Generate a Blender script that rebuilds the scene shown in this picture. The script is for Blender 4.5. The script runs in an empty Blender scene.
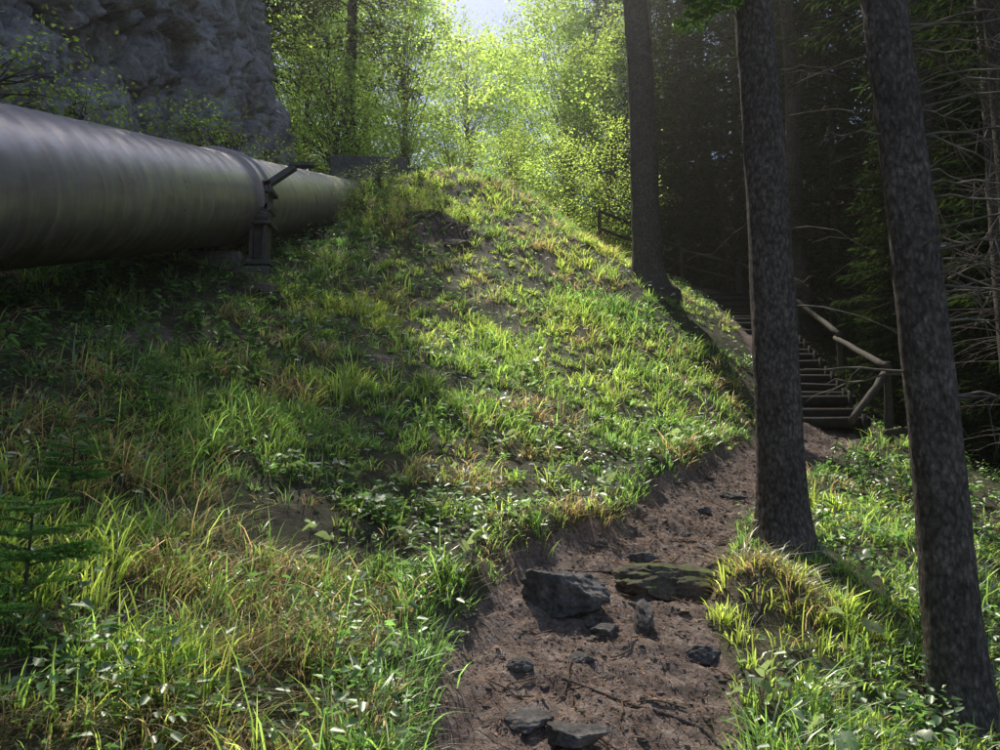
import bpy, math, numpy as np, bmesh
from mathutils import Vector
rng=np.random.default_rng(7)
scene=bpy.context.scene

# ------------------------------------------------------------------ noise
def _h(ix,iy,iz,seed):
    n=(ix*374761393+iy*668265263+iz*2147483647+seed*1274126177)&0xffffffff
    n=((n^(n>>13))*1274126177)&0xffffffff
    n=((n^(n>>16))*2246822519)&0xffffffff
    return ((n^(n>>15))&0xffff)/65535.0
def vnoise(p,seed=0):
    p=np.asarray(p,float); i=np.floor(p).astype(np.int64); f=p-i; f=f*f*(3-2*f)
    r=0
    for dx in (0,1):
        wx=f[:,0] if dx else 1-f[:,0]
        for dy in (0,1):
            wy=f[:,1] if dy else 1-f[:,1]
            for dz in (0,1):
                wz=f[:,2] if dz else 1-f[:,2]
                r=r+wx*wy*wz*_h(i[:,0]+dx,i[:,1]+dy,i[:,2]+dz,seed)
    return r*2-1
def fbm(p,oct=4,seed=0):
    a=1;s=0;t=0;p=np.asarray(p,float)
    for o in range(oct):
        s=s+a*vnoise(p,seed+o*17);t+=a;a*=.5;p=p*2.03+11.3
    return s/t
def worley(p,seed=0):
    p=np.asarray(p,float);i=np.floor(p).astype(np.int64)
    b1=np.full(len(p),9.);b2=b1.copy();val=np.zeros(len(p));gx_=np.zeros((len(p),3))
    for dx in (-1,0,1):
        for dy in (-1,0,1):
            for dz in (-1,0,1):
                c=i+[dx,dy,dz];h=[_h(c[:,0],c[:,1],c[:,2],seed+q) for q in range(4)]
                q=c+np.stack(h[:3],1);v=p-q;d=np.sqrt((v**2).sum(1));m=d<b1
                b2=np.where(m,b1,np.minimum(b2,d));b1=np.where(m,d,b1);val=np.where(m,h[3],val);gx_=np.where(m[:,None],v,gx_)
    return val,b2-b1,gx_
def n2(x,y,sc,oct=3,seed=0):
    x=np.atleast_1d(x).astype(float);y=np.atleast_1d(y).astype(float)
    return fbm(np.stack([x*sc,y*sc,np.zeros_like(x)+.37],1),oct,seed)
def sstep(a,b,x):
    t=np.clip((x-a)/(b-a),0,1);return t*t*(3-2*t)

# ------------------------------------------------------------------ terrain
CP=np.array([
(0,0,.05),(-1,0,.45),(1,0,-.05),(0,-5,-.8),(-3,0,1.5),(3,0,-.5),(-4,-5,1),(5,-5,-2),(.1,1.5,.3),
(.3,3,.65),(.38,3.7,.86),(.6,4.6,1.07),(1.12,5.6,1.22),(1.86,7,1.47),(2.8,8.5,1.76),(3.7,10,2.08),(4.6,11,2.38),
(4.9,13,3.3),(5.3,15.5,4.5),(5.5,18,5.65),(5.7,20,6.5),(5,24,7.9),
(-1.33,2.2,.9),(-1.74,2.8,1.2),(-2.15,3.4,1.54),(-2.9,4.5,2.09),(-3.5,5.3,2.75),(-3.8,5.7,2.9),(-5,6,3.3),(-5,10,4.8),
(-3.8,10.5,4.72),(-3.8,14,5.95),(-3.8,17.3,7.5),(-3.9,19,8.8),(-3.5,13.2,5.8),(-2.8,15,7.05),(-2.9,16.6,8.1),(-2.4,18,8.9),
(-.78,2.6,.78),(-1.12,3.6,1.09),(-1.48,4.6,1.52),(-2.03,6.3,2.28),(-2.95,9,3.75),(-.35,2.9,.72),(-.5,4,1.06),(-.67,5.3,1.5),
(-.94,7.3,2.39),(-1.43,11,4.23),(-2.0,16,7.6),(0,4.9,1.17),(0,5.6,1.48),(0,7.8,2.44),(0,11.8,4.42),(0,17,7.97),(0,18,8.8),
(.96,7.5,1.93),(1.15,9,2.57),(1.38,10.8,3.47),(1.66,13,4.7),(2,15.5,6.35),(2.65,10.3,2.71),(3.08,12,3.68),(3.34,13,4.25),
(3.7,11.5,2.95),(3.2,10,2.2),(2.3,18,7.1),(0,22,9.4),(-4,22,9.8),(3,22,8.4),(0,30,10),(-8,30,11),(8,30,11.5),(-10,22,10),
(-10,10,6),(-10,0,3),(9,22,7.0),(1.99,5.5,1.2),(1.31,3.6,.67),(1.98,4.6,.93),(1.86,3.8,.6),(2.43,4,.46),(3.1,7,1.35),
(3.4,6,1.0),(3.4,5.5,.8),(4.9,9.5,1.85),(7,8,.7),(12,8,-1),(7,14,3),(12,16,2.8),(14,22,6.5),(20,30,14),(6,3,-1),(12,0,-4),
(16,42,20),(9,38,17),(-12,42,13),(1,42,11.5)],float)
def _phi(r2): return .5*r2*np.log(r2+1e-9)
def _fit():
    X=CP[:,:2];n=len(X)
    r2=((X[:,None]-X[None])**2).sum(-1)
    A=np.zeros((n+3,n+3));A[:n,:n]=_phi(r2)+np.eye(n)*.06
    P=np.c_[np.ones(n),X];A[:n,n:]=P;A[n:,:n]=P.T
    b=np.zeros(n+3);b[:n]=CP[:,2]
    return np.linalg.solve(A,b)
W=_fit()
PATH=np.array([(.0,-3,.5),(.1,0,.5),(.25,1.6,.5),(.3,3,.5),(.4,3.7,.58),(.62,4.6,.56),(1.12,5.5,.42),(1.86,7,.42),(2.8,8.5,.42),(3.7,10,.45),(4.5,11,.5),
               (4.9,13,.6),(5.3,15.5,.6),(5.5,18,.6),(5.7,20,.6),(5,24,.6)])
def pathd(x,y):
    best=np.full(len(x),1e9);side=np.zeros(len(x))
    for a,b in zip(PATH[:-1],PATH[1:]):
        d=b[:2]-a[:2];L=d@d
        t=np.clip(((x-a[0])*d[0]+(y-a[1])*d[1])/L,0,1)
        px=a[0]+t*d[0];py=a[1]+t*d[1]
        dd=np.hypot(x-px,y-py)/(a[2]+t*(b[2]-a[2]))
        cr=d[0]*(y-py)-d[1]*(x-px)
        m=dd<best;best=np.where(m,dd,best);side=np.where(m,np.sign(cr),side)
    return best,side
def pnoise(x,y): return .26*n2(x,y,2.2,3,5)+.06*n2(x,y,11,2,6)
def pmask(x,y):
    d,s=pathd(x,y)
    d=d+pnoise(x,y)
    return 1-sstep(.85,1.15,d)
def H(x,y):
    x=np.atleast_1d(np.asarray(x,float));y=np.atleast_1d(np.asarray(y,float))
    cx=np.clip(x,-14,20);cy=np.clip(y,-6,42)
    z=np.zeros_like(x);n=len(CP)
    for s in range(0,len(x),40000):
        e=s+40000
        r2=(cx[s:e,None]-CP[None,:,0])**2+(cy[s:e,None]-CP[None,:,1])**2
        z[s:e]=_phi(r2)@W[:n]+W[n]+W[n+1]*cx[s:e]+W[n+2]*cy[s:e]
    d,sd=pathd(x,y);dn=d+pnoise(x,y)
    m=1-sstep(.85,1.15,dn)
    bank=np.exp(-((dn-1.3)/.28)**2)*np.where(sd>0,.12,.03)*(y<9)
    mound=.15*np.exp(-((x-1.52)**2/.05+(y-4.6)**2/.06))
    hump=.35*np.exp(-((x+1.2)**2/.45+(y-14.3)**2/.14))
    z=z+mound+hump-.06*m+bank+(1-m)*(.10*n2(x,y,.8,3,1)+.045*n2(x,y,4,2,2))+m*(.085*n2(x,y,3.0,3,3)+.036*n2(x,y,11,2,4)+.010*n2(x,y,30,2,8))
    return z
def H1(x,y): return float(H([x],[y])[0])
def grad(x,y):
    e=.15
    return (H(x+e,y)-H(x-e,y))/(2*e),(H(x,y+e)-H(x,y-e))/(2*e)
def bare(x,y):  # bare earth patches on the bank
    return np.exp(-((x+1.05)**2/.35+(y-13.75)**2/.22))+.9*np.exp(-((x+1.2)**2/.05+(y-8.2)**2/.08))+.8*np.exp(-((x+3.1)**2/.1+(y-6.6)**2/.5))

# ------------------------------------------------------------------ mesh builder
class MB:
    def __init__(s): s.v=[];s.c=[];s.q=[];s.t=[];s.qm=[];s.tm=[];s.n=0
    def add(s,v,q=None,t=None,mat=0,col=(1,1,1)):
        v=np.asarray(v,float).reshape(-1,3);c=np.asarray(col,float)
        if c.ndim==1:c=np.tile(c,(len(v),1))
        s.v.append(v);s.c.append(c)
        if q is not None and len(q):
            q=np.asarray(q,np.int64)+s.n;s.q.append(q);s.qm.append(np.full(len(q),mat))
        if t is not None and len(t):
            t=np.asarray(t,np.int64)+s.n;s.t.append(t);s.tm.append(np.full(len(t),mat))
        s.n+=len(v)
    def mesh(s,name,mats,smooth=True):
        me=bpy.data.meshes.new(name)
        v=np.concatenate(s.v);c=np.concatenate(s.c)
        q=np.concatenate(s.q) if s.q else np.zeros((0,4),int)
        t=np.concatenate(s.t) if s.t else np.zeros((0,3),int)
        me.vertices.add(len(v));me.vertices.foreach_set('co',v.ravel().astype(np.float32))
        me.loops.add(q.size+t.size);me.loops.foreach_set('vertex_index',np.concatenate([q.ravel(),t.ravel()]).astype(np.int32))
        nf=len(q)+len(t);me.polygons.add(nf)
        st=np.concatenate([np.arange(len(q))*4,q.size+np.arange(len(t))*3]).astype(np.int32)
        me.polygons.foreach_set('loop_start',st)
        mi=np.concatenate((s.qm or [np.zeros(0)])+(s.tm or [np.zeros(0)])).astype(np.int32)
        me.polygons.foreach_set('material_index',mi)
        me.polygons.foreach_set('use_smooth',np.full(nf,smooth))
        for m in mats: me.materials.append(m)
        a=me.color_attributes.new('Col','FLOAT_COLOR','POINT')
        a.data.foreach_set('color',np.c_[c,np.ones(len(c))].ravel().astype(np.float32))
        me.update(calc_edges=True);me.validate()
        return me
    def obj(s,name,mats,smooth=True,parent=None):
        o=bpy.data.objects.new(name,s.mesh(name,mats,smooth));scene.collection.objects.link(o)
        if parent:o.parent=parent
        return o
    def tube(s,pts,rad,sides=6,mat=0,col=(1,1,1),rough=0,seed=0,cap=False):
        pts=np.asarray(pts,float);rad=np.broadcast_to(np.asarray(rad,float),(len(pts),))
        T=np.gradient(pts,axis=0);T/=np.linalg.norm(T,axis=1)[:,None]+1e-9
        up=np.array([0,0,1.]) if abs(T[0][2])<.9 else np.array([1.,0,0])
        N=np.cross(T,up);N/=np.linalg.norm(N,axis=1)[:,None]+1e-9
        B=np.cross(T,N)
        a=np.arange(sides)/sides*2*np.pi
        rr=rad[:,None]*np.ones((1,sides))
        if rough:
            P=np.stack([np.cos(a)[None]*1.3+0*pts[:,:1],np.sin(a)[None]*1.3+0*pts[:,:1],np.zeros((1,sides))+pts[:,2:3]*1.0+seed*7.1],-1).reshape(-1,3)
            rr=rr*(1+rough*fbm(P*2,3,seed).reshape(rr.shape)+rough*.6*fbm(P*np.array([6,6,9]),2,seed+3).reshape(rr.shape))
        V=pts[:,None]+rr[...,None]*(np.cos(a)[None,:,None]*N[:,None]+np.sin(a)[None,:,None]*B[:,None])
        n=len(pts);i=np.arange(n-1)[:,None]*sides;j=np.arange(sides)[None];k=(j+1)%sides
        Q=np.stack([i+j,i+k,i+sides+k,i+sides+j],-1).reshape(-1,4)
        V=V.reshape(-1,3);t=None
        if cap:
            V=np.r_[V,[pts[0]],[pts[-1]]]
            jj=np.arange(sides);kk=(jj+1)%sides
            t=np.r_[np.c_[kk,jj,np.full(sides,n*sides)],np.c_[jj+(n-1)*sides,kk+(n-1)*sides,np.full(sides,n*sides+1)]]
        s.add(V,Q,t,mat,col)
    def leaves(s,c,d,nrm,L,Wd,mat=0,col=(1,1,1),fold=.15):
        c=np.asarray(c);n=len(c);L=np.broadcast_to(L,(n,))[:,None];Wd=np.broadcast_to(Wd,(n,))[:,None]
        d=d/(np.linalg.norm(d,axis=1)[:,None]+1e-9)
        sd=np.cross(d,nrm);sd/=np.linalg.norm(sd,axis=1)[:,None]+1e-9
        up=np.cross(sd,d)
        v=np.stack([c,c+d*L*.45+sd*Wd*.5+up*fold*Wd,c+d*L,c+d*L*.45-sd*Wd*.5+up*fold*Wd],1)
        col=np.asarray(col,float)
        if col.ndim==1:col=np.tile(col,(n,1))
        s.add(v.reshape(-1,3),np.arange(n*4).reshape(n,4),None,mat,np.repeat(col,4,0))
    def ovate(s,c,d,nrm,L,Wd,mat=0,col=(1,1,1),fold=.2):
        c=np.asarray(c);n=len(c);L=np.broadcast_to(L,(n,))[:,None];Wd=np.broadcast_to(Wd,(n,))[:,None]
        d=d/(np.linalg.norm(d,axis=1)[:,None]+1e-9)
        sd=np.cross(d,nrm);sd/=np.linalg.norm(sd,axis=1)[:,None]+1e-9
        up=np.cross(sd,d);dn=-up*L*.16
        v=np.stack([c,c+d*L*.28+sd*Wd*.5+up*fold*Wd,c+d*L*.66+sd*Wd*.40+up*fold*Wd*.6+dn*.5,c+d*L+dn,
                    c+d*L*.66-sd*Wd*.40+up*fold*Wd*.6+dn*.5,c+d*L*.28-sd*Wd*.5+up*fold*Wd],1)
        col=np.asarray(col,float)
        if col.ndim==1:col=np.tile(col,(n,1))
        b=np.arange(n)[:,None]*6
        s.add(v.reshape(-1,3),np.concatenate([b+np.array([[0,1,2,3]]),b+np.array([[0,3,4,5]])]),None,mat,np.repeat(col,6,0))
    def box(s,c,sz,R=None,mat=0,col=(1,1,1),bev=.0):
        x=np.array([[-1,-1,-1],[1,-1,-1],[1,1,-1],[-1,1,-1],[-1,-1,1],[1,-1,1],[1,1,1],[-1,1,1]],float)*np.asarray(sz)/2
        if R is not None:x=x@np.asarray(R).T
        x=x+np.asarray(c)
        s.add(x,[[0,3,2,1],[4,5,6,7],[0,1,5,4],[1,2,6,5],[2,3,7,6],[3,0,4,7]],None,mat,col)

# ------------------------------------------------------------------ materials
def mat(name):
    m=bpy.data.materials.new(name);m.use_nodes=True;nt=m.node_tree;nt.nodes.clear()
    out=nt.nodes.new('ShaderNodeOutputMaterial')
    return m,nt,out
def ramp(nt,src,stops):
    r=nt.nodes.new('ShaderNodeValToRGB');nt.links.new(src,r.inputs[0])
    while len(r.color_ramp.elements)<len(stops): r.color_ramp.elements.new(.5)
    for e,(p,c) in zip(r.color_ramp.elements,stops): e.position=p;e.color=(*c,1)
    return r.outputs[0]
def noise(nt,vec,scale,detail=5,rough=.6,dist=0):
    n=nt.nodes.new('ShaderNodeTexNoise');n.inputs['Scale'].default_value=scale;n.inputs['Detail'].default_value=detail
    n.inputs['Roughness'].default_value=rough;n.inputs['Distortion'].default_value=dist
    nt.links.new(vec,n.inputs['Vector']);return n.outputs[0]
def mapping(nt,vec,scale):
    m=nt.nodes.new('ShaderNodeMapping');m.inputs['Scale'].default_value=scale;nt.links.new(vec,m.inputs[0]);return m.outputs[0]
def mix(nt,f,a,b,mode='MIX'):
    m=nt.nodes.new('ShaderNodeMix');m.data_type='RGBA';m.blend_type=mode
    for s,v in ((0,f),(6,a),(7,b)):
        if isinstance(v,bpy.types.NodeSocket): nt.links.new(v,m.inputs[s])
        elif s==0: m.inputs[0].default_value=v
        else: m.inputs[s].default_value=(*v,1)
    return m.outputs[2]
def bump(nt,h,st,dist):
    b=nt.nodes.new('ShaderNodeBump');b.inputs['Strength'].default_value=st;b.inputs['Distance'].default_value=dist
    nt.links.new(h,b.inputs['Height']);return b
def finish(nt,out,col,rough=.8,bmp=None,metal=0,spec=.4):
    p=nt.nodes.new('ShaderNodeBsdfPrincipled');nt.links.new(col,p.inputs['Base Color'])
    if isinstance(rough,(float,int)): p.inputs['Roughness'].default_value=rough
    else: nt.links.new(rough,p.inputs['Roughness'])
    p.inputs['Metallic'].default_value=metal;p.inputs['Specular IOR Level'].default_value=spec
    if bmp: nt.links.new(bmp.outputs[0],p.inputs['Normal'])
    nt.links.new(p.outputs[0],out.inputs[0])
def attr(nt,name='Col'):
    a=nt.nodes.new('ShaderNodeAttribute');a.attribute_name=name;return a.outputs['Color']
def leafmat(name,tr,boost,gloss=0.0,gr=.38):
    m,nt,out=mat(name);c=attr(nt)
    tc=mix(nt,1.0,c,boost,'MULTIPLY')
    d=nt.nodes.new('ShaderNodeBsdfDiffuse');nt.links.new(c,d.inputs[0]);sh=d.outputs[0]
    if tr:
        t=nt.nodes.new('ShaderNodeBsdfTranslucent');nt.links.new(tc,t.inputs[0])
        mx=nt.nodes.new('ShaderNodeMixShader');mx.inputs[0].default_value=tr
        nt.links.new(sh,mx.inputs[1]);nt.links.new(t.outputs[0],mx.inputs[2]);sh=mx.outputs[0]
    if gloss:
        g=nt.nodes.new('ShaderNodeBsdfGlossy');g.inputs['Roughness'].default_value=gr;g.inputs[0].default_value=(.92,.95,.85,1)
        mx=nt.nodes.new('ShaderNodeMixShader');mx.inputs[0].default_value=gloss
        nt.links.new(sh,mx.inputs[1]);nt.links.new(g.outputs[0],mx.inputs[2]);sh=mx.outputs[0]
    nt.links.new(sh,out.inputs[0]);return m
M_grass=leafmat('grass_blades',.68,(4.9,4.2,2.3),.14,.42)
M_herb=leafmat('herb_leaves',.5,(3.6,3.3,1.9),.09,.42)
M_petal_glint=leafmat('petals_and_glints',.45,(1,1,1))
M_beech=leafmat('beech_leaves',.70,(5.4,4.6,3.0),.05,.4)
M_needle=leafmat('spruce_needles',.25,(2.2,2.2,1.3))
M_litter=leafmat('needle_litter',0,(1,1,1))
def oc(nt):
    return nt.nodes.new('ShaderNodeTexCoord').outputs['Object']
def barkmat():
    m,nt,out=mat('spruce_bark');v=oc(nt)
    n1=noise(nt,mapping(nt,v,(1,1,.6)),30,7,.75,.6);n2_=noise(nt,v,3,3,.5)
    vo=nt.nodes.new('ShaderNodeTexVoronoi');vo.inputs['Scale'].default_value=46;vo.feature='F1'
    wv=mix(nt,.04,v,n1.node.outputs['Color'])
    nt.links.new(mapping(nt,wv,(1,1,.55)),vo.inputs['Vector'])
    c=ramp(nt,n1,[(.3,(.065,.052,.047)),(.5,(.18,.148,.134)),(.72,(.38,.33,.305))])
    c=mix(nt,.6,c,ramp(nt,n2_,[(.35,(.5,.46,.44)),(.65,(1.0,.96,.92))]),'MULTIPLY')
    cr=ramp(nt,vo.outputs['Distance'],[(.3,(1,1,1)),(.75,(.32,.30,.28))])
    c=mix(nt,.8,c,cr,'MULTIPLY')
    ma=nt.nodes.new('ShaderNodeMath');ma.operation='MULTIPLY';nt.links.new(n1,ma.inputs[0]);nt.links.new(cr,ma.inputs[1])
    finish(nt,out,c,.9,bump(nt,ma.outputs[0],.9,.014),0,.2);return m
M_bark=barkmat()
def twigmat():
    m,nt,out=mat('twig_bark');c=nt.nodes.new('ShaderNodeBsdfDiffuse')
    nz=noise(nt,oc(nt),9,2);nt.links.new(ramp(nt,nz,[(.3,(.10,.085,.07)),(.7,(.28,.24,.205))]),c.inputs[0]);nt.links.new(c.outputs[0],out.inputs[0]);return m
M_twig=twigmat()
def groundmat():
    m,nt,out=mat('forest_soil');v=oc(nt);p=attr(nt)
    big=noise(nt,v,1.3,5,.6);fine=noise(nt,v,38,6,.75);mid=noise(nt,v,9,5,.7)
    soil=ramp(nt,mid,[(.28,(.075,.052,.044)),(.5,(.18,.132,.113)),(.75,(.36,.295,.26))])
    soil=mix(nt,.85,soil,ramp(nt,fine,[(.3,(.28,.26,.25)),(.65,(1.35,1.32,1.29))]),'MULTIPLY')
    gr=ramp(nt,mid,[(.3,(.028,.022,.015)),(.5,(.065,.052,.032)),(.68,(.13,.11,.07))])
    gr=mix(nt,ramp(nt,big,[(.4,(0,0,0)),(.6,(1,1,1))]),gr,(.05,.06,.022))
    pe=nt.nodes.new('ShaderNodeMath');pe.operation='MULTIPLY_ADD';nt.links.new(fine,pe.inputs[0]);pe.inputs[1].default_value=1.2;nt.links.new(p,pe.inputs[2])
    pf=ramp(nt,pe.outputs[0],[(.85,(0,0,0)),(1.0,(1,1,1))])
    c=mix(nt,pf,gr,soil)
    ad=nt.nodes.new('ShaderNodeMath');ad.operation='MULTIPLY_ADD';nt.links.new(fine,ad.inputs[0]);ad.inputs[1].default_value=.4;nt.links.new(mid,ad.inputs[2])
    finish(nt,out,c,.85,bump(nt,ad.outputs[0],.9,.03),0,.3);return m
M_ground=groundmat()
def rockmat(name,a,b,c_,sc=2.5,moss=.0,dist=.08):
    m,nt,out=mat(name);v=oc(nt)
    n1=noise(nt,v,sc,8,.72,.3);n3=noise(nt,v,sc*8,5,.7)
    mu=nt.nodes.new('ShaderNodeTexVoronoi');mu.inputs['Scale'].default_value=sc*1.3;mu.feature='DISTANCE_TO_EDGE'
    wv=mix(nt,.35,v,n1.node.outputs['Color']);nt.links.new(wv,mu.inputs['Vector'])
    c=ramp(nt,n1,[(.3,a),(.5,b),(.7,c_)])
    c=mix(nt,.75,c,ramp(nt,n3,[(.3,(.35,.35,.35)),(.65,(1.25,1.25,1.25))]),'MULTIPLY')
    cr=ramp(nt,mu.outputs['Distance'],[(0,(.5,.5,.5)),(.04,(1,1,1))]);c=mix(nt,.35,c,cr,'MULTIPLY')
    if moss:
        g=nt.nodes.new('ShaderNodeNewGeometry');sp=nt.nodes.new('ShaderNodeSeparateXYZ');nt.links.new(g.outputs['Normal'],sp.inputs[0])
        ml=nt.nodes.new('ShaderNodeMath');ml.operation='MULTIPLY';nt.links.new(sp.outputs[2],ml.inputs[0]);nt.links.new(noise(nt,v,sc*2,4),ml.inputs[1])
        c=mix(nt,ramp(nt,ml.outputs[0],[(.6-moss,(0,0,0)),(.72-moss,(1,1,1))]),c,(.08,.10,.024))
    ad=nt.nodes.new('ShaderNodeMath');ad.operation='MULTIPLY_ADD';nt.links.new(n3,ad.inputs[0]);ad.inputs[1].default_value=.3;nt.links.new(n1,ad.inputs[2])
    finish(nt,out,c,.85,bump(nt,ad.outputs[0],.9,dist),0,.3);return m
M_cliff=rockmat('cliff_rock',(.17,.15,.16),(.45,.41,.43),(.68,.64,.66),1.3,.16,.11)
M_rock=rockmat('path_rock',(.035,.031,.031),(.10,.09,.088),(.24,.215,.205),7,.0,.015)
M_pebble=rockmat('path_pebbles',(.06,.048,.04),(.15,.12,.10),(.28,.23,.20),7,.0,.015)
M_mossrock=rockmat('mossy_rock',(.045,.034,.026),(.12,.092,.07),(.24,.19,.15),6,.24,.015)
M_conc=rockmat('weathered_concrete',(.10,.095,.09),(.19,.18,.17),(.28,.26,.25),2,.05,.01)
def pipemat():
    m,nt,out=mat('weathered_pipe_steel');v=oc(nt)
    sp=nt.nodes.new('ShaderNodeSeparateXYZ');nt.links.new(v,sp.inputs[0])
    nz=noise(nt,v,2.2,5,.6)
    a=nt.nodes.new('ShaderNodeMath');a.operation='MULTIPLY_ADD';nt.links.new(nz,a.inputs[0]);a.inputs[1].default_value=.10;nt.links.new(sp.outputs[1],a.inputs[2])
    a2=nt.nodes.new('ShaderNodeMath');a2.operation='MULTIPLY_ADD';nt.links.new(sp.outputs[2],a2.inputs[0]);a2.inputs[1].default_value=.12;nt.links.new(a.outputs[0],a2.inputs[2])
    fr=nt.nodes.new('ShaderNodeMath');fr.operation='MULTIPLY';nt.links.new(a2.outputs[0],fr.inputs[0]);fr.inputs[1].default_value=2.9
    fr2=nt.nodes.new('ShaderNodeMath');fr2.operation='FRACT';nt.links.new(fr.outputs[0],fr2.inputs[0])
    band=ramp(nt,fr2.outputs[0],[(0,(0,0,0)),(.1,(.9,.9,.9)),(.25,(.35,.35,.35)),(.6,(.0,.0,.0)),(1,(0,0,0))])
    base=ramp(nt,noise(nt,mapping(nt,v,(1,.35,1)),5,6,.65),[(.3,(.42,.36,.39)),(.5,(.54,.475,.515)),(.72,(.66,.595,.64))])
    bf=mix(nt,.5,band,ramp(nt,noise(nt,v,3.5,4),[(.35,(0,0,0)),(.65,(1,1,1))]),'MULTIPLY')
    c=mix(nt,bf,base,(.80,.64,.58))
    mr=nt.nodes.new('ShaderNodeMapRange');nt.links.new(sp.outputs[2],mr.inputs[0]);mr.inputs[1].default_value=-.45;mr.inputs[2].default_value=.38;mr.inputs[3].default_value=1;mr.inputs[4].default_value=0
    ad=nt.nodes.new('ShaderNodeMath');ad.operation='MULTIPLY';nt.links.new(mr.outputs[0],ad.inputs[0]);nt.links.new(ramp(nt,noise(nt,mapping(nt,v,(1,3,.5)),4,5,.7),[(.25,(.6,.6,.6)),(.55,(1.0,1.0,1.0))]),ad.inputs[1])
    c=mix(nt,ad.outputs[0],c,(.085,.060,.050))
    r=ramp(nt,nz,[(.3,(.26,.26,.26)),(.7,(.42,.42,.42))])
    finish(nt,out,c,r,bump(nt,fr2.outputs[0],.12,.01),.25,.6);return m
M_pipe=pipemat()
def simple(name,a,b,sc,rough,metal=0):
    m,nt,out=mat(name);v=oc(nt);n=noise(nt,v,sc,6,.7)
    finish(nt,out,ramp(nt,n,[(.3,a),(.7,b)]),rough,bump(nt,n,.4,.01),metal,.3);return m
M_steel=simple('dark_steel',(.06,.055,.055),(.16,.145,.145),9,.55,.4)
M_wood=simple('weathered_wood',(.04,.032,.024),(.12,.098,.076),12,.85)
M_woodd=simple('dark_timber',(.018,.015,.012),(.05,.04,.032),9,.9)

# ------------------------------------------------------------------ ground
def axis(segs):
    a=[]
    for s,e,st in segs: a+=list(np.arange(s,e-1e-6,st))
    return np.array(a+[segs[-1][1]])
gx=axis([(-160,-30,13),(-30,-8,1.5),(-8,-4.5,.2),(-4.5,-1,.06),(-1,2.2,.025),(2.2,5.5,.06),(5.5,9,.2),(9,30,1.5),(30,160,13)])
gy=axis([(-120,-20,10),(-20,0,1),(0,1.5,.15),(1.5,7,.025),(7,11,.06),(11,21,.1),(21,45,1),(45,300,15)])
X,Y=np.meshgrid(gx,gy);x=X.ravel();y=Y.ravel();z=H(x,y)
pm=np.clip(pmask(x,y)+.75*sstep(.3,.7,bare(x,y)),0,1)
nx,ny=len(gx),len(gy)
i=np.arange(ny-1)[:,None]*nx;j=np.arange(nx-1)[None]
Q=np.stack([i+j,i+j+1,i+nx+j+1,i+nx+j],-1).reshape(-1,4)
g=MB();g.add(np.c_[x,y,z],Q,None,0,np.c_[pm,pm,pm]);g.obj('ground',[M_ground])

# ------------------------------------------------------------------ cliff
def cliff():
    B=np.array([(-10,-6),(-7.2,2),(-6.1,6),(-5.7,10),(-5.3,14),(-4.75,17.8),(-6.0,19.8),(-9.5,21.5),(-16,23)],float)
    L=np.r_[0,np.cumsum(np.linalg.norm(np.diff(B,axis=0),axis=1))]
    ns,nt_=620,300
    s=np.linspace(0,L[-1],ns);bx=np.interp(s,L,B[:,0]);by=np.interp(s,L,B[:,1])
    k=np.ones(15)/15
    bxs=np.convolve(np.pad(bx,7,'edge'),k,'valid');bys=np.convolve(np.pad(by,7,'edge'),k,'valid')
    dx=np.gradient(bxs);dy=np.gradient(bys);l=np.hypot(dx,dy);nxv=dy/l;nyv=-dx/l
    hb=H(bxs,bys)-.6
    topz=15.6+1.0*np.sin(s*.35)
    t=np.linspace(0,1,nt_)[:,None]
    z=hb[None]+(topz-hb)[None]*t
    lean=.13*(z-hb[None])
    P=np.stack([bxs-nxv*lean,bys-nyv*lean,z],-1).reshape(-1,3)
    wob=.35*np.stack([fbm(P*.8,2,s_) for s_ in (61,62,63)],1)
    q=(P+wob)@np.array([[1,.15,.25],[-.15,1,-.35],[-.2,.3,1]])
    d=.55*fbm(P*.4,3,21)
    for sc,amp,tilt,sd in ((.42,.75,.30,71),(1.05,.34,.20,81),(2.6,.15,.12,91)):
        v,e,g_=worley(q*sc*np.array([1,1,.75]),sd)
        d=d+amp*(v-.5)+tilt*(g_[:,1]*(v-.5)*2+g_[:,2]*(.9*v-.2))-amp*.35*(1-sstep(0,.12,e))
    d=d+.12*fbm(P*3,4,41)+.05*fbm(P*9,3,43)
    NX=np.tile(nxv,nt_);NY=np.tile(nyv,nt_)
    P[:,0]+=NX*d;P[:,1]+=NY*d
    rows=[P];last=P[-ns:]
    for kx in (1.5,5,20):
        Q_=last.copy();Q_[:,0]-=kx*nxv;Q_[:,1]-=kx*nyv*.5;Q_[:,2]+=.06*kx;rows.append(Q_)
    V=np.concatenate(rows);n=nt_+3
    i=np.arange(n-1)[:,None]*ns;j=np.arange(ns-1)[None]
    Q=np.stack([i+j,i+j+1,i+ns+j+1,i+ns+j],-1).reshape(-1,4)
    m=MB();m.add(V,Q);return m.obj('rock_cliff',[M_cliff],True)
cliff()

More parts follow.
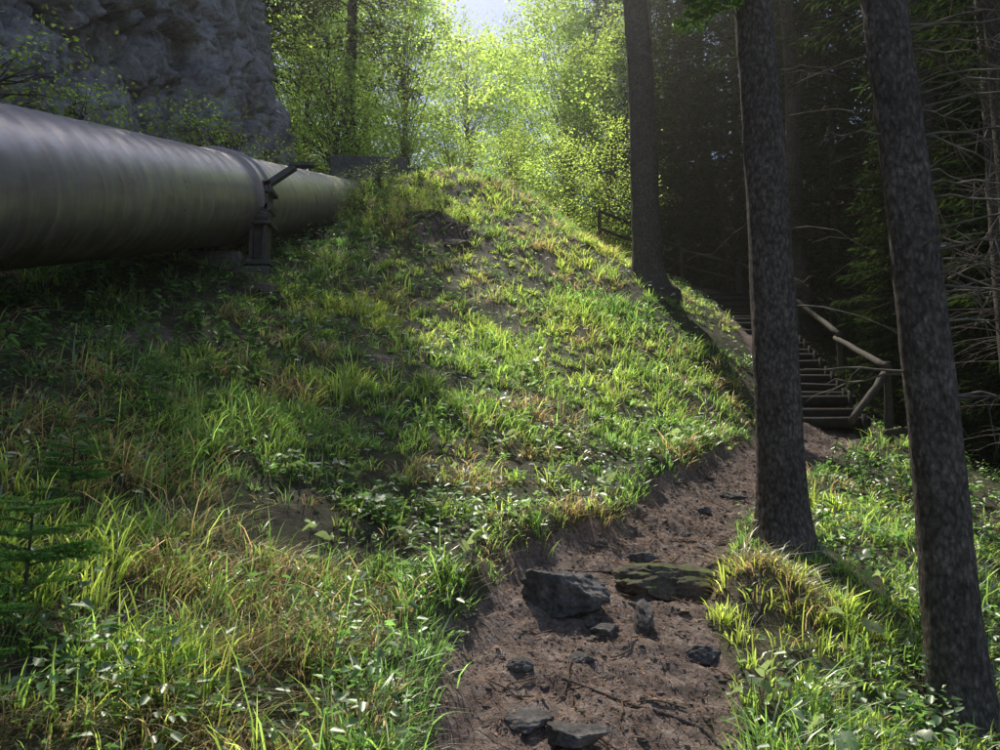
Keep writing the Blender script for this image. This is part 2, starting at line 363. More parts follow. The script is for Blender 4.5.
# ------------------------------------------------------------------ pipe
pipe=bpy.data.objects.new('penstock_pipe',None);scene.collection.objects.link(pipe)
pipe.location=(-3.8,10.3,5.48);SL=math.atan(.357);pipe.rotation_euler=(SL,0,0)
def ringtube(m,ys,rs,sides=96,matn=0):
    a=np.arange(sides)/sides*2*np.pi
    V=np.stack([rs[:,None]*np.cos(a)[None],ys[:,None]+0*a[None],rs[:,None]*np.sin(a)[None]],-1).reshape(-1,3)
    n=len(ys);i=np.arange(n-1)[:,None]*sides;j=np.arange(sides)[None];k=(j+1)%sides
    m.add(V,np.stack([i+j,i+sides+j,i+sides+k,i+k],-1).reshape(-1,4),None,matn)
m=MB();ys=np.arange(-14,9.6,.04);r=.62+.004*np.exp(-(((ys+2.1)%3.1-1.5)/.02)**2)+.0025*np.sin(ys*2.9*2*np.pi)
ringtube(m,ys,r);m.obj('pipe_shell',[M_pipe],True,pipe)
m=MB()
for y0,w,dr in ((-.30,.05,.055),(.12,.05,.055),(-.09,.36,.022)):
    ringtube(m,np.array([y0-w/2,y0-w/2,y0-w/2+.008,y0+w/2-.008,y0+w/2,y0+w/2]),np.array([.6,.62+dr-.006,.62+dr,.62+dr,.62+dr-.006,.6]))
m.obj('joint_collar',[M_pipe],False,pipe)
sup=bpy.data.objects.new('pipe_support',None);scene.collection.objects.link(sup)
def wbox(m,c,sz,mt=0,rz=0,rx=0,ry=0):
    from mathutils import Euler
    R=np.array(Euler((rx,ry,rz)).to_matrix());m.box(c,sz,R,mt)
m=MB();sx,sy=-3.12,10.15
wbox(m,(sx,sy,5.0),(.05,.24,1.15));wbox(m,(sx-.09,sy,5.0),(.16,.03,1.15));wbox(m,(sx-.18,sy,5.0),(.04,.24,1.15))
wbox(m,(sx-.08,sy,5.05),(.34,.34,.05));wbox(m,(sx-.08,sy,5.5),(.34,.30,.06));wbox(m,(sx-.08,sy,4.5),(.38,.36,.06))
wbox(m,(sx-.08,sy+.02,5.28),(.30,.28,.10))
wbox(m,(sx+.12,sy,5.72),(.08,.10,.55),0,0,0,.95);wbox(m,(sx+.44,sy,5.90),(.34,.12,.05));wbox(m,(sx-.06,sy,5.62),(.2,.1,.1))
m.tube([(sx-.2,sy-.14,5.13),(sx+.06,sy-.14,5.13)],.06,16,0,cap=True)
o=m.obj('post_and_bracket',[M_steel],False,sup);b=o.modifiers.new('b','BEVEL');b.width=.006;b.segments=2
m=MB();wbox(m,(sx-.12,sy,4.12),(.5,.5,.62));wbox(m,(-3.8,sy,4.3),(.8,.4,.7))
o=m.obj('concrete_footing',[M_conc],False,sup);b=o.modifiers.new('b','BEVEL');b.width=.03;b.segments=2
m=MB();wbox(m,(-3.3,19.0,8.7),(1.9,1.2,1.9),0,.1);wbox(m,(-2.05,19.3,8.6),(.7,.8,1.9),0,.1)
o=m.obj('concrete_anchor_block',[M_conc],False);b=o.modifiers.new('b','BEVEL');b.width=.05;b.segments=3

# ------------------------------------------------------------------ rocks
def rock(name,x,y,size,seed,mt=None,sink=.3,rot=0,zoff=0,sub=5):
    r=np.random.default_rng(seed);bm=bmesh.new();bmesh.ops.create_icosphere(bm,subdivisions=sub,radius=1)
    v=np.array([w.co[:] for w in bm.verts])
    for _ in range(16):
        n=r.normal(size=3);n/=np.linalg.norm(n);d=r.uniform(.45,.85);k=v@n-d
        v=v-np.clip(k,0,None)[:,None]*n*.92
    v*=1+.20*fbm(v*2+seed,4,seed)[:,None]+.15*fbm(v*6+seed,4,seed+1)[:,None]
    v=v*np.array(size)/2*1.25
    c,s=math.cos(rot),math.sin(rot);v=v@np.array([[c,-s,0],[s,c,0],[0,0,1]]).T
    for w,q in zip(bm.verts,v): w.co=q
    me=bpy.data.meshes.new(name);bm.to_mesh(me);bm.free();me.materials.append(mt or M_rock)
    for p in me.polygons:p.use_smooth=True
    o=bpy.data.objects.new(name,me);o.location=(x,y,H1(x,y)+size[2]*(.5-sink)+zoff);scene.collection.objects.link(o);return o
RK=[(.31,4.3,(.44,.36,.30),1,0),(.74,4.15,(.11,.28,.22),2,.1),(1.05,4.75,(.66,.48,.24),3,.3),
(.27,3.08,(.24,.24,.09),5,1),(.10,3.2,(.24,.18,.08),4,.5),(.36,3.75,(.13,.10,.06),7,.4),(.52,4.0,(.13,.11,.07),9,.3),
(.95,5.35,(.18,.14,.08),10,.2),(1.4,6.1,(.16,.13,.08),11,1.2),(1.0,3.95,(.2,.18,.08),15,.3),(2.2,7.5,(.25,.2,.1),14,.3),
(.1,3.6,(.11,.09,.06),25,.3),(1.75,6.8,(.14,.12,.07),26,.3)]
for k,(rx,ry,sz,sd,ro) in enumerate(RK):
    rock('mossy_rock' if sd==3 else 'rock',rx,ry,sz,sd,M_mossrock if sd==3 else M_rock,.42 if sd<4 else .5,ro,sub=6 if sz[0]>.4 else 5)
rock('rock_outcrop',-3.0,9.3,(.6,.5,.35),42,M_mossrock,.4,.3)
rock('rock_outcrop',-.8,13.55,(.5,.3,.25),43,M_mossrock,.4,.3)
m=MB()
for k in range(16):
    x0=-1.7+rng.random()*1.3;y0=14.25+rng.normal(0,.1);t=np.linspace(0,1,8);ln=rng.uniform(.3,.9);dxx=rng.normal(0,.35)
    px=x0+dxx*t+.05*np.sin(t*7+k);py=y0-ln*t;pz=H(px,py)+.03*np.sin(t*np.pi)+.01
    m.tube(np.c_[px,py,pz],np.linspace(.028,.008,8),6,0)
for (xa,ya,xb,yb,rr_) in ((1.75,5.35,1.0,4.95,.022),(1.8,5.2,1.3,4.2,.02),(1.9,5.6,1.25,5.8,.018),(1.5,5.0,.85,4.5,.014),(.9,3.3,.25,3.55,.012),(.75,4.9,.2,4.75,.012)):
    t=np.linspace(0,1,12);px=xa+(xb-xa)*t+.04*np.sin(t*9+xa*7);py=ya+(yb-ya)*t+.04*np.sin(t*7+yb*5);pz=H(px,py)+.004
    m.tube(np.c_[px,py,pz],np.linspace(rr_,rr_*.4,12),7,0)
m.obj('exposed_roots',[M_bark])

def gravel():
    n=3000;yy=1.6+rng.random(n)*9.5;c=np.interp(yy,PATH[:,1],PATH[:,0]);w=np.interp(yy,PATH[:,1],PATH[:,2])
    xx=c+(rng.random(n)*2-1)*w*1.1;zz=H(xx,yy)
    bm=bmesh.new();bmesh.ops.create_icosphere(bm,subdivisions=1,radius=1);V=np.array([w_.co[:] for w_ in bm.verts]);F=np.array([[q.index for q in f.verts] for f in bm.faces]);bm.free()
    m=MB();s=np.exp(rng.normal(-4.9,.6,n));s=np.clip(s,.003,.034)
    sc=np.stack([s*rng.uniform(.7,1.5,n),s*rng.uniform(.7,1.5,n),s*rng.uniform(.4,.8,n)],1)
    vv=V[None]*sc[:,None]*(1+.25*rng.normal(size=(n,len(V),1)))+np.c_[xx,yy,zz][:,None]
    m.add(vv.reshape(-1,3),None,(F[None]+(np.arange(n)*len(V))[:,None,None]).reshape(-1,3));m.obj('gravel',[M_pebble],False)
gravel()
def litter():
    n=44000;yy=1.4+rng.random(n)**1.3*10;c=np.interp(yy,PATH[:,1],PATH[:,0]);w=np.interp(yy,PATH[:,1],PATH[:,2])
    xx=c+rng.normal(0,.8,n)*w;zz=H(xx,yy)+.006
    a=rng.random(n)*2*np.pi;d=np.c_[np.cos(a),np.sin(a),rng.normal(0,.2,n)];nr=np.c_[rng.normal(0,.3,n),rng.normal(0,.3,n),np.ones(n)]
    L=rng.uniform(.015,.055,n);Wd=rng.uniform(.002,.0045,n);big=rng.random(n)<.06;L=np.where(big,rng.uniform(.015,.035,n),L);Wd=np.where(big,L*.5,Wd)
    b=rng.uniform(.3,1.9,n)[:,None];col=np.array([.22,.14,.10])*b
    m=MB();m.leaves(np.c_[xx,yy,zz],d,nr,L,Wd,0,col)
    for k in range(60):
        y0=rng.uniform(2,8);x0=np.interp(y0,PATH[:,1],PATH[:,0])+rng.normal(0,.4);a=rng.random()*6.28;l=rng.uniform(.1,.35)
        t=np.linspace(0,1,5);px=x0+np.cos(a)*l*t+rng.normal(0,.01,5);py=y0+np.sin(a)*l*t
        m.tube(np.c_[px,py,H(px,py)+.01],.004,5,0,(.15,.11,.08))
    m.obj('leaf_litter',[M_litter])
litter()

# ------------------------------------------------------------------ grass
def blades(m,bx,by,bz,h,ang,lean,w,col,tipcol=1.25):
    n=len(bx);d=np.c_[np.cos(ang),np.sin(ang),np.zeros(n)];s=np.c_[-np.sin(ang),np.cos(ang),np.zeros(n)]
    tw=rng.normal(0,.7,n);s=s*np.cos(tw)[:,None]+d*np.sin(tw)[:,None]
    p=np.c_[bx,by,bz];h=h[:,None];lean=lean[:,None];w=w[:,None];up=np.array([0,0,1.])
    def pt(t): 
        return p+up*h*(t-.5*lean*t*t)+d*h*lean*(t**1.9)
    p1,p2,p3=pt(.38),pt(.74),pt(1.)
    V=np.stack([p-s*w*.4,p+s*w*.4,p1-s*w*.5,p1+s*w*.5,p2-s*w*.36,p2+s*w*.36,p3],1).reshape(-1,3)
    b=np.arange(n)[:,None]*7
    Q=np.concatenate([b+np.array([[0,1,3,2]]),b+np.array([[2,3,5,4]])]);T=b+np.array([[4,5,6]])
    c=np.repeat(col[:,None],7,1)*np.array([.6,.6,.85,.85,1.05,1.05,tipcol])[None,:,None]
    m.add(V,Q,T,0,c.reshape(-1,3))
def grass():
    nt=28000
    ty=1.0+19.5*rng.random(nt)**1.45;tx=rng.uniform(-1,1,nt)*(.68*ty+1.2)
    keep=(tx>-5.2)&(tx<7)
    tx=tx[keep];ty=ty[keep]
    d,_=pathd(tx,ty);d=d+pnoise(tx,ty)
    cl=n2(tx,ty,1.1,3,60);cov=n2(tx,ty,2.7,2,61)
    pr=sstep(.98,1.3,d)*np.clip(.60+cl*1.1+cov*1.2,.05,1)
    pr*=np.where(tx<-3.0,np.where(np.abs(tx+3.8)<.75,.25,.6),1)
    pr*=np.where((tx>3.6)&(ty>8),.25,1)
    pr*=np.where((tx>2.4)&(ty<8),.75,1)
    pr*=1-.9*sstep(.25,.6,bare(tx,ty))
    k=rng.random(len(tx))<pr;tx=tx[k];ty=ty[k];cl=cl[k]
    ex=rng.uniform(-1.2,2.6,4000);ey=rng.uniform(2,9,4000);de,_=pathd(ex,ey);de=de+pnoise(ex,ey);ke=(de>1.03)&(de<1.25);ex=ex[ke][:420];ey=ey[ke][:420]
    mx_=1.6+rng.normal(0,.16,60);my_=4.6+rng.normal(0,.17,60)
    tx=np.r_[tx,ex,mx_];ty=np.r_[ty,ey,my_];cl=np.r_[cl,np.full(len(ex)+60,-.2)]
    nb=15;n=len(tx)
    gxx,gyy=grad(tx,ty);st=np.hypot(gxx,gyy)+1e-6
    straw=n2(tx,ty,1.5,3,70)+.35*n2(tx,ty,6,1,71)>.23
    straw2=((tx+1.0)**2+(ty-3.6)**2<.4)|((tx+2.75)**2+(ty-4.3)**2<.5)|((tx-1.6)**2+(ty-4.6)**2<.09)|((tx+.3)**2+(ty-6.0)**2<.15)|((tx+2.6)**2+(ty-8)**2<.25)
    straw=straw|(straw2&(rng.random(n)<.85))
    hh=np.clip(.12+.12*cl+.04*rng.normal(size=n),.04,.34)*np.where(straw,1.2,1)*np.where(rng.random(n)<.1,1.6,1)
    R=lambda a:np.repeat(a,nb)
    N_=n*nb;a=rng.random(N_)*2*np.pi;rad=rng.random(N_)**.7*R(np.clip(hh*.45,.03,.12))
    bx=R(tx)+np.cos(a)*rad;by=R(ty)+np.sin(a)*rad;bz=H(bx,by)-.01
    dx=np.cos(a)*.8-R(gxx/st)*.65+rng.normal(0,.35,N_);dy=np.sin(a)*.8-R(gyy/st)*.65+rng.normal(0,.35,N_)
    ang=np.arctan2(dy,dx)
    S=R(straw)&(rng.random(N_)<.74)
    S=S|(rng.random(N_)<.10)
    h=R(hh)*rng.uniform(.4,1.35,N_)
    lean=np.clip(rng.normal(.6,.3,N_)+S*.5,.05,1.4)
    w=(.0042+.0006*by)*rng.uniform(.5,1.6,N_)*np.where(S,.7,1)
    hue=R(n2(tx,ty,.7,2,80));b=np.exp(rng.normal(0,.40,N_))
    g1=np.array([.062,.145,.054]);g2=np.array([.175,.245,.068])
    f=np.clip(.42+hue*1.2+rng.normal(0,.22,N_),0,1)[:,None]
    col=(g1*(1-f)+g2*f)*b[:,None]
    sc=np.array([.175,.15,.128])*np.exp(rng.normal(0,.35,N_))[:,None]
    col=np.where(S[:,None],sc,col)
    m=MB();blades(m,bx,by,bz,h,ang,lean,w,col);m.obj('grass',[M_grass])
grass()

def herbs():
    m=MB();n=8500
    ty=1.3+18*rng.random(n)**1.4;tx=rng.uniform(-1,1,n)*(.66*ty+.8)
    d,_=pathd(tx,ty);c=n2(tx,ty,1.6,3,90)
    k=(tx>-5)&(tx<7)&(d>1.15)&(bare(tx,ty)<.5)&(rng.random(n)<np.clip(.35+c*1.5+(tx<-2.2)*.35+(tx>1.5)*.1,.03,1));tx=tx[k];ty=ty[k];n=len(tx)
    nl=rng.integers(5,12,n);idx=np.repeat(np.arange(n),nl);Nn=len(idx)
    ht=np.repeat(rng.uniform(.03,.22,n),nl)*rng.uniform(.4,1.1,Nn);a=rng.random(Nn)*6.283;r=rng.uniform(.01,.07,Nn)+ht*.3
    x=tx[idx]+np.cos(a)*r;y=ty[idx]+np.sin(a)*r;z=H(x,y)+ht
    L=np.repeat(np.exp(rng.normal(-3.05,.3,n)),nl)*rng.uniform(.7,1.3,Nn);L=np.minimum(L,.03+.008*y)
    dr=np.c_[np.cos(a),np.sin(a),rng.normal(0,.3,Nn)];nr=np.c_[rng.normal(0,.4,Nn),rng.normal(0,.4,Nn),np.ones(Nn)]
    col=np.array([.07,.14,.055])*np.exp(rng.normal(0,.3,Nn))[:,None]*np.where(rng.random(Nn)<.3,1.4,1)[:,None]
    m.ovate(np.c_[x,y,z],dr,nr,L,L*.58,0,col,.2)
    for k in range(330):
        if k<230: y0=rng.uniform(4.0,17);x0=-2.0-rng.random()*1.5+(y0>13)*rng.random()*1.4
        else: y0=rng.uniform(3,9);x0=rng.uniform(2.2,4.5) if y0<6 else rng.uniform(3.3,5)
        if pathd(np.array([x0]),np.array([y0]))[0][0]<1.3: continue
        hgt=rng.uniform(.15,.5);z0=H1(x0,y0);t=np.linspace(0,1,6);a0=rng.random()*6.28;ln=rng.uniform(.05,.35)*hgt
        P=np.c_[x0+np.cos(a0)*ln*t**2,y0+np.sin(a0)*ln*t**2,z0+hgt*t];m.tube(P,.003,4,0,(.06,.08,.03))
        nn=rng.integers(10,20);tt=rng.uniform(.25,1,nn);c0=np.c_[np.interp(tt,t,P[:,0]),np.interp(tt,t,P[:,1]),np.interp(tt,t,P[:,2])]
        aa=rng.random(nn)*6.28;LL=rng.uniform(.04,.09,nn)
        m.ovate(c0,np.c_[np.cos(aa),np.sin(aa),rng.normal(-.1,.25,nn)],np.c_[rng.normal(0,.3,nn),rng.normal(0,.3,nn),np.ones(nn)],LL,LL*.5,0,np.array([.07,.14,.055])*np.exp(rng.normal(0,.25,nn))[:,None])
    m.obj('undergrowth_plants',[M_herb])
    m=MB()
    spots=[(1.1,3.45),(-.15,4.2),(-.75,4.9),(-.5,5.2),(-.05,4.3),(1.35,3.0),(1.2,3.2),(-1.0,4.2),(.9,6.6),(1.2,8),(1.6,7.7),(.3,7.2),(2.2,8.6),(1.2,10),(.5,9.2),(2.3,10),(1.9,4.3),(1.75,3.4)]
    for k in range(40): spots.append((rng.uniform(-2.4,2.6),rng.uniform(4.0,12)))
    for (x0,y0) in spots:
        if pathd(np.array([x0]),np.array([y0]))[0][0]<1.1: continue
        for q in range(rng.integers(2,6)):
            a=rng.random()*6.28;r=rng.uniform(.02,.16);x=x0+math.cos(a)*r;y=y0+math.sin(a)*r;z=H1(x,y)+rng.uniform(.08,.17);R=rng.uniform(.03,.06)
            th=np.linspace(.25,2*np.pi-.25,13)+a;rr=R*(1+.08*np.cos(5*th))
            tl=rng.normal(0,.3,2);vx=rr*np.cos(th);vy=rr*np.sin(th)
            ring=np.c_[x+vx,y+vy,z+vx*tl[0]+vy*tl[1]+.012*np.sin(3*th)];V=np.r_[[(x,y,z-.01)],ring]
            T=np.c_[np.zeros(12,int),np.arange(1,13),np.arange(2,14)]
            m.add(V,None,T,0,np.array([.15,.21,.13])*rng.uniform(.7,1.4));m.tube([(x0,y0,H1(x0,y0)),(x,y,z)],.002,4,0,(.08,.1,.04))
    m.obj('coltsfoot_plants',[M_herb])
    m=MB()
    for k in range(420):
        y0=rng.uniform(4.6,15) if k>30 else rng.uniform(3.2,5);x0=rng.uniform(-.3,.33)*y0
        if pathd(np.array([x0]),np.array([y0]))[0][0]<1.2: continue
        z0=H1(x0,y0);hgt=rng.uniform(.16,.28);m.tube([(x0,y0,z0),(x0+.01,y0,z0+hgt)],.0015,4,1,(.06,.1,.03))
        aa=np.arange(6)/6*6.28+rng.random();sz=(.007+.0028*min(y0,10))*rng.uniform(.7,1.2);m.ovate(np.tile([x0+.01,y0,z0+hgt],(6,1)),np.c_[np.cos(aa),np.sin(aa),np.full(6,.25)],np.tile([rng.normal(0,.4),rng.normal(0,.4)-.3,1],(6,1)),sz,sz*.75,0,(.82,.82,.79))
    m.obj('white_flowers_and_glints',[M_petal_glint,M_herb])  # white flowers, also standing in for bright glints on sunlit leaves
herbs()

# ------------------------------------------------------------------ trees
def spruce(seed,Ht,r0,dead0,crown0,R,lean=(0,0),nb=150,spr=70,fine=False,zb=-.4,extra=None,sparse=1.0,col0=(.036,.062,.022)):
    r=np.random.default_rng(seed);m=MB()
    nz=30;z=np.linspace(zb,Ht,nz)
    if fine: z=np.r_[np.linspace(zb,7,150),np.linspace(7.2,Ht,40)]
    rad=r0*(1-np.clip(z,0,None)/Ht)**.75*(1+.45*np.exp(-np.clip(z,-.2,None)/.22))+.012
    cx=lean[0]*z+.03*np.sin(z*.8+seed);cy=lean[1]*z+.03*np.cos(z*.6+seed)
    m.tube(np.c_[cx,cy,z],rad,40 if fine else 12,0,rough=.07 if fine else .03,seed=seed)
    def at(zz): return np.array([lean[0]*zz+.03*math.sin(zz*.8+seed),lean[1]*zz+.03*math.cos(zz*.6+seed),zz])
    nd=int((crown0-dead0)*9*sparse)
    for k in range(nd):
        zz=r.uniform(dead0,crown0+1.5);a=r.random()*6.28;L=r.uniform(.3,1.5)*(1+.3*(zz/6))*(.6 if fine else 1);t=np.linspace(0,1,7)
        b=at(zz);rr=r0*(1-zz/Ht)**.75*.8;hd=np.array([math.cos(a),math.sin(a),0])
        dr=r.uniform(.1,.5)
        P=b+hd*(rr+L*t)[:,None]+np.array([0,0,1])*(.12*t*L-dr*t*t*L)[:,None]+r.normal(0,.015,(7,3))*t[:,None]
        m.tube(P,.006*(1-t*.8)+.0015,4,1)
        for q in range(r.integers(1,5)):
            i=r.integers(2,6);d2=hd*.7+r.normal(0,.5,3);l2=r.uniform(.1,.4);m.tube([P[i],P[i]+d2*l2*.5,P[i]+d2*l2-[0,0,.06]],[.003,.002,.001],3,1)
    C=[];D=[];Nn=[];Ls=[];Ws=[]
    for k in range(nb):
        u=(k+r.random())/nb;zz=crown0+(Ht-crown0-.3)*u;a=k*2.399+r.normal(0,.3);prof=(1-u)**.75*min(1,.55+u*3)
        L=R*prof*r.uniform(.65,1.15)+.15;t=np.linspace(0,1,8)
        b=at(zz);hd=np.array([math.cos(a),math.sin(a),0.]);dr=.42*(1-u)+.05
        P=b+hd*(L*t)[:,None]+np.array([0,0,1.])*(L*(.10*t-dr*t**1.5+.16*t**4*dr*2))[:,None]
        m.tube(P,np.linspace(.028,.004,8)*(.5+L/R*.7),3,0)
        ns=int(spr*(.3+.9*L/R));tt=r.uniform(.12,1,ns)**.8
        c=np.stack([np.interp(tt,t,P[:,i]) for i in range(3)],1);sd=np.array([-hd[1],hd[0],0])
        sgn=r.choice([-1,1],ns);w=r.random(ns)*L*.33*(1.15-tt)
        c=c+sd*(sgn*w)[:,None]+np.c_[r.normal(0,.04,ns),r.normal(0,.04,ns),-r.random(ns)*.30*w-r.random(ns)*.08]
        d=hd*.7+sd*(sgn*.7)[:,None]+r.normal(0,.3,(ns,3))+np.array([0,0,-.35])
        C.append(c);D.append(d);Nn.append(np.array([0,0,1.])+r.normal(0,.45,(ns,3)));Ls.append(r.uniform(.14,.36,ns));Ws.append(r.uniform(.03,.07,ns))
    if C:
        C=np.concatenate(C);n=len(C);col=np.array(col0)*np.exp(r.normal(0,.3,n))[:,None]
        m.leaves(C,np.concatenate(D),np.concatenate(Nn),np.concatenate(Ls),np.concatenate(Ws),2,col,.2)
    if extra: extra(m,r,at)
    return m
def fineneedles(m,P,r,dens,L,w,col,matn=2):
    P=np.asarray(P);seg=np.linalg.norm(np.diff(P,axis=0),axis=1);cum=np.r_[0,np.cumsum(seg)];n=int(cum[-1]*dens)+2
    s=r.random(n)*cum[-1];c=np.stack([np.interp(s,cum,P[:,i]) for i in range(3)],1)
    T=(P[-1]-P[0]);T/=np.linalg.norm(T);d=T*.7+r.normal(0,.6,(n,3))
    m.leaves(c,d,r.normal(0,1,(n,3)),L*r.uniform(.7,1.2,n),w,matn,np.array(col)*np.exp(r.normal(0,.25,n))[:,None],0)
def sprayb(m,r,b,hd,L,col=(.05,.10,.025),sc=1.0,matn=2,droop=.3,tm=1):
    t=np.linspace(0,1,7);P=b+hd*(L*t)[:,None]+np.array([0,0,-1.])*(L*droop*t**1.6)[:,None]
    m.tube(P,.005*(1-t*.8)*sc+.001,4,tm);fineneedles(m,P,r,700,.024*sc,.0055*sc,col,matn)
    sd=np.cross(hd,[0,0,1.])
    for q in range(int(9*L/.4)+5):
        u=r.uniform(.15,.95);s=r.choice([-1,1]);p=np.array([np.interp(u,t,P[:,i]) for i in range(3)]);l=L*.45*(1.1-u)+.05
        e=p+(hd*.6+sd*s*.8)*l+np.array([0,0,-.18*l]);m.tube([p,(p+e)/2,e],[.003*sc,.002*sc,.001],3,tm);fineneedles(m,[p,(p+e)/2,e],r,700,.024*sc,.0055*sc,col,matn)
TM=[M_bark,M_twig,M_needle]
def place(me,name,x,y,rot=0,sc=1,zo=0,z=None):
    o=bpy.data.objects.new(name,me);o.location=(x,y,(H1(x,y) if z is None else z)+zo);o.rotation_euler=(0,0,rot);o.scale=(sc,sc,sc);scene.collection.objects.link(o);return o
def ex1(m,r,at):
    t=np.linspace(0,1,24)
    P=np.c_[-.2-3.0*np.sin(t*1.5)**.9,-.6-.6*t,8.6+.6*np.sin(t*2)-3.9*t**2.4+0*t];P=P+r.normal(0,.012,P.shape)
    m.tube(P,.03*(1-t*.8)+.004,6,0)
    for q in range(40):
        i=r.integers(4,23);d=r.normal(0,.4,3)+[-.2,0,-.5];l=r.uniform(.15,.7);m.tube([P[i],P[i]+d*l*.5,P[i]+d*l],[.007,.005,.002],3,0)
def ex2(m,r,at):
    for k in range(14):
        zz=r.uniform(3.9,5.2);a=r.uniform(2.6,5.2);sprayb(m,r,at(zz)+np.array([math.cos(a),math.sin(a),0])*.1,np.array([math.cos(a),math.sin(a),.1]),r.uniform(.3,.8),(.08,.16,.04),1.3)
def ex3(m,r,at):
    for k in range(34):
        zz=r.uniform(1.5,4.4);a=r.uniform(-.9,.9);L=r.uniform(.5,1.3);t=np.linspace(0,1,8);hd=np.array([math.cos(a),math.sin(a),0])
        P=at(zz)+hd*(.08+L*t)[:,None]+np.array([0,0,1.])*(.1*L*t-r.uniform(.2,.6)*L*t*t)[:,None]+r.normal(0,.012,(8,3))
        m.tube(P,.006*(1-t*.8)+.0015,4,1)
        for q in range(8):
            i=r.integers(2,7);d2=hd*.6+r.normal(0,.5,3)-[0,0,.3];l2=r.uniform(.1,.4);m.tube([P[i],P[i]+d2*l2*.5,P[i]+d2*l2],[.0032,.0024,.001],3,1)
t1=spruce(11,24,.27,1.5,12.0,2.2,(-.027,0),90,60,True,-.8,ex1,.4);place(t1.mesh('spruce_tree',TM),'spruce_tree',2.85,14.5)
t2=spruce(12,20,.15,1.6,7.5,2.2,(-.02,0),80,50,True,-.4,ex2,.5);place(t2.mesh('spruce_tree',TM),'spruce_tree',1.98,5.5)
t3=spruce(13,19,.115,1.6,7.5,2.0,(-.036,.0),70,50,True,-.4,ex3,.6);place(t3.mesh('spruce_tree',TM),'spruce_tree',2.21,3.95)
SA=spruce(21,24,.22,1,5,3.4,nb=150,spr=100,sparse=1.2).mesh('spruce_tree_a',TM)
SB=spruce(22,21,.18,.6,2.2,3.0,nb=170,spr=110,sparse=1.0).mesh('spruce_tree_b',TM)
SC=spruce(23,26,.25,1.2,9,3.2,nb=110,spr=90,sparse=1.6).mesh('spruce_tree_c',TM)
SD=spruce(24,12,.10,.3,.8,2.2,nb=130,spr=100,sparse=.6).mesh('spruce_tree_d',TM)
FS=[
 (SC,5.05,7.4,.4,.62),(SC,6.2,9.3,1.2,.7),(SA,8.6,10.5,2,.95),(SC,7.2,12.6,3,.85),(SA,10.5,14,.5,1),(SC,6.9,17.5,2.2,.8),(SB,12,12,.3,1),
 (SB,10.5,18.5,2.6,1.05),(SD,8.4,14.6,1,.9),(SB,14,17,1,1),(SA,8.6,22,.7,1),(SB,6.2,25,2.8,.9),(SB,10,26,3,1.1),
 (SB,14,23,1,1.1),(SD,11,15.5,.4,1.0),(SD,8.0,20.5,.4,.9),(SB,4.9,24.0,1.4,.75),(SB,16,31,.9,1.2),(SB,20,24,1.9,1.2),(SB,9,33,1.9,1.0),
 (SD,9.7,12.3,2,1.0),(SB,7.3,23.0,1.0,.85),(SB,4.4,30,1.2,.7),(SB,6.8,30,.2,1),(SB,13,28,.2,1.1),(SD,7.6,10.6,.2,.8),(SD,9.8,16.6,1.2,1.1),(SD,7.9,17.8,2.2,.9),(SB,12.5,20,2,1.1),(SB,17,20,2,1.1),(SB,9.0,8.5,2,.9),(SD,10,10,2,1.1),
 (SD,5.6,22.3,2,.7),(SD,6.4,21.8,.5,.6),(SD,4.6,22.0,.1,.5),(SB,11.5,31,.5,1),(SD,6.9,13.2,.5,.55),(SD,7.1,11.6,1.5,.5),
 (SA,-5.2,25.5,.3,1.0),(SB,-9,25,1,1.05),
]
for k,(me,x,y,ro,sc) in enumerate(FS): place(me,'spruce_tree',x,y,ro,sc,-.3)
for me,x,y,z,ro,sc in ((SB,-6.6,17.4,13.2,1,1.25),(SB,-7.4,20.5,11.5,2,1.2),(SB,-6.5,14.3,14.2,.4,1.15)):  # unseen cliff-top spruces, added to shade the left bank
    place(me,'spruce_tree',x,y,ro,sc,0,z)

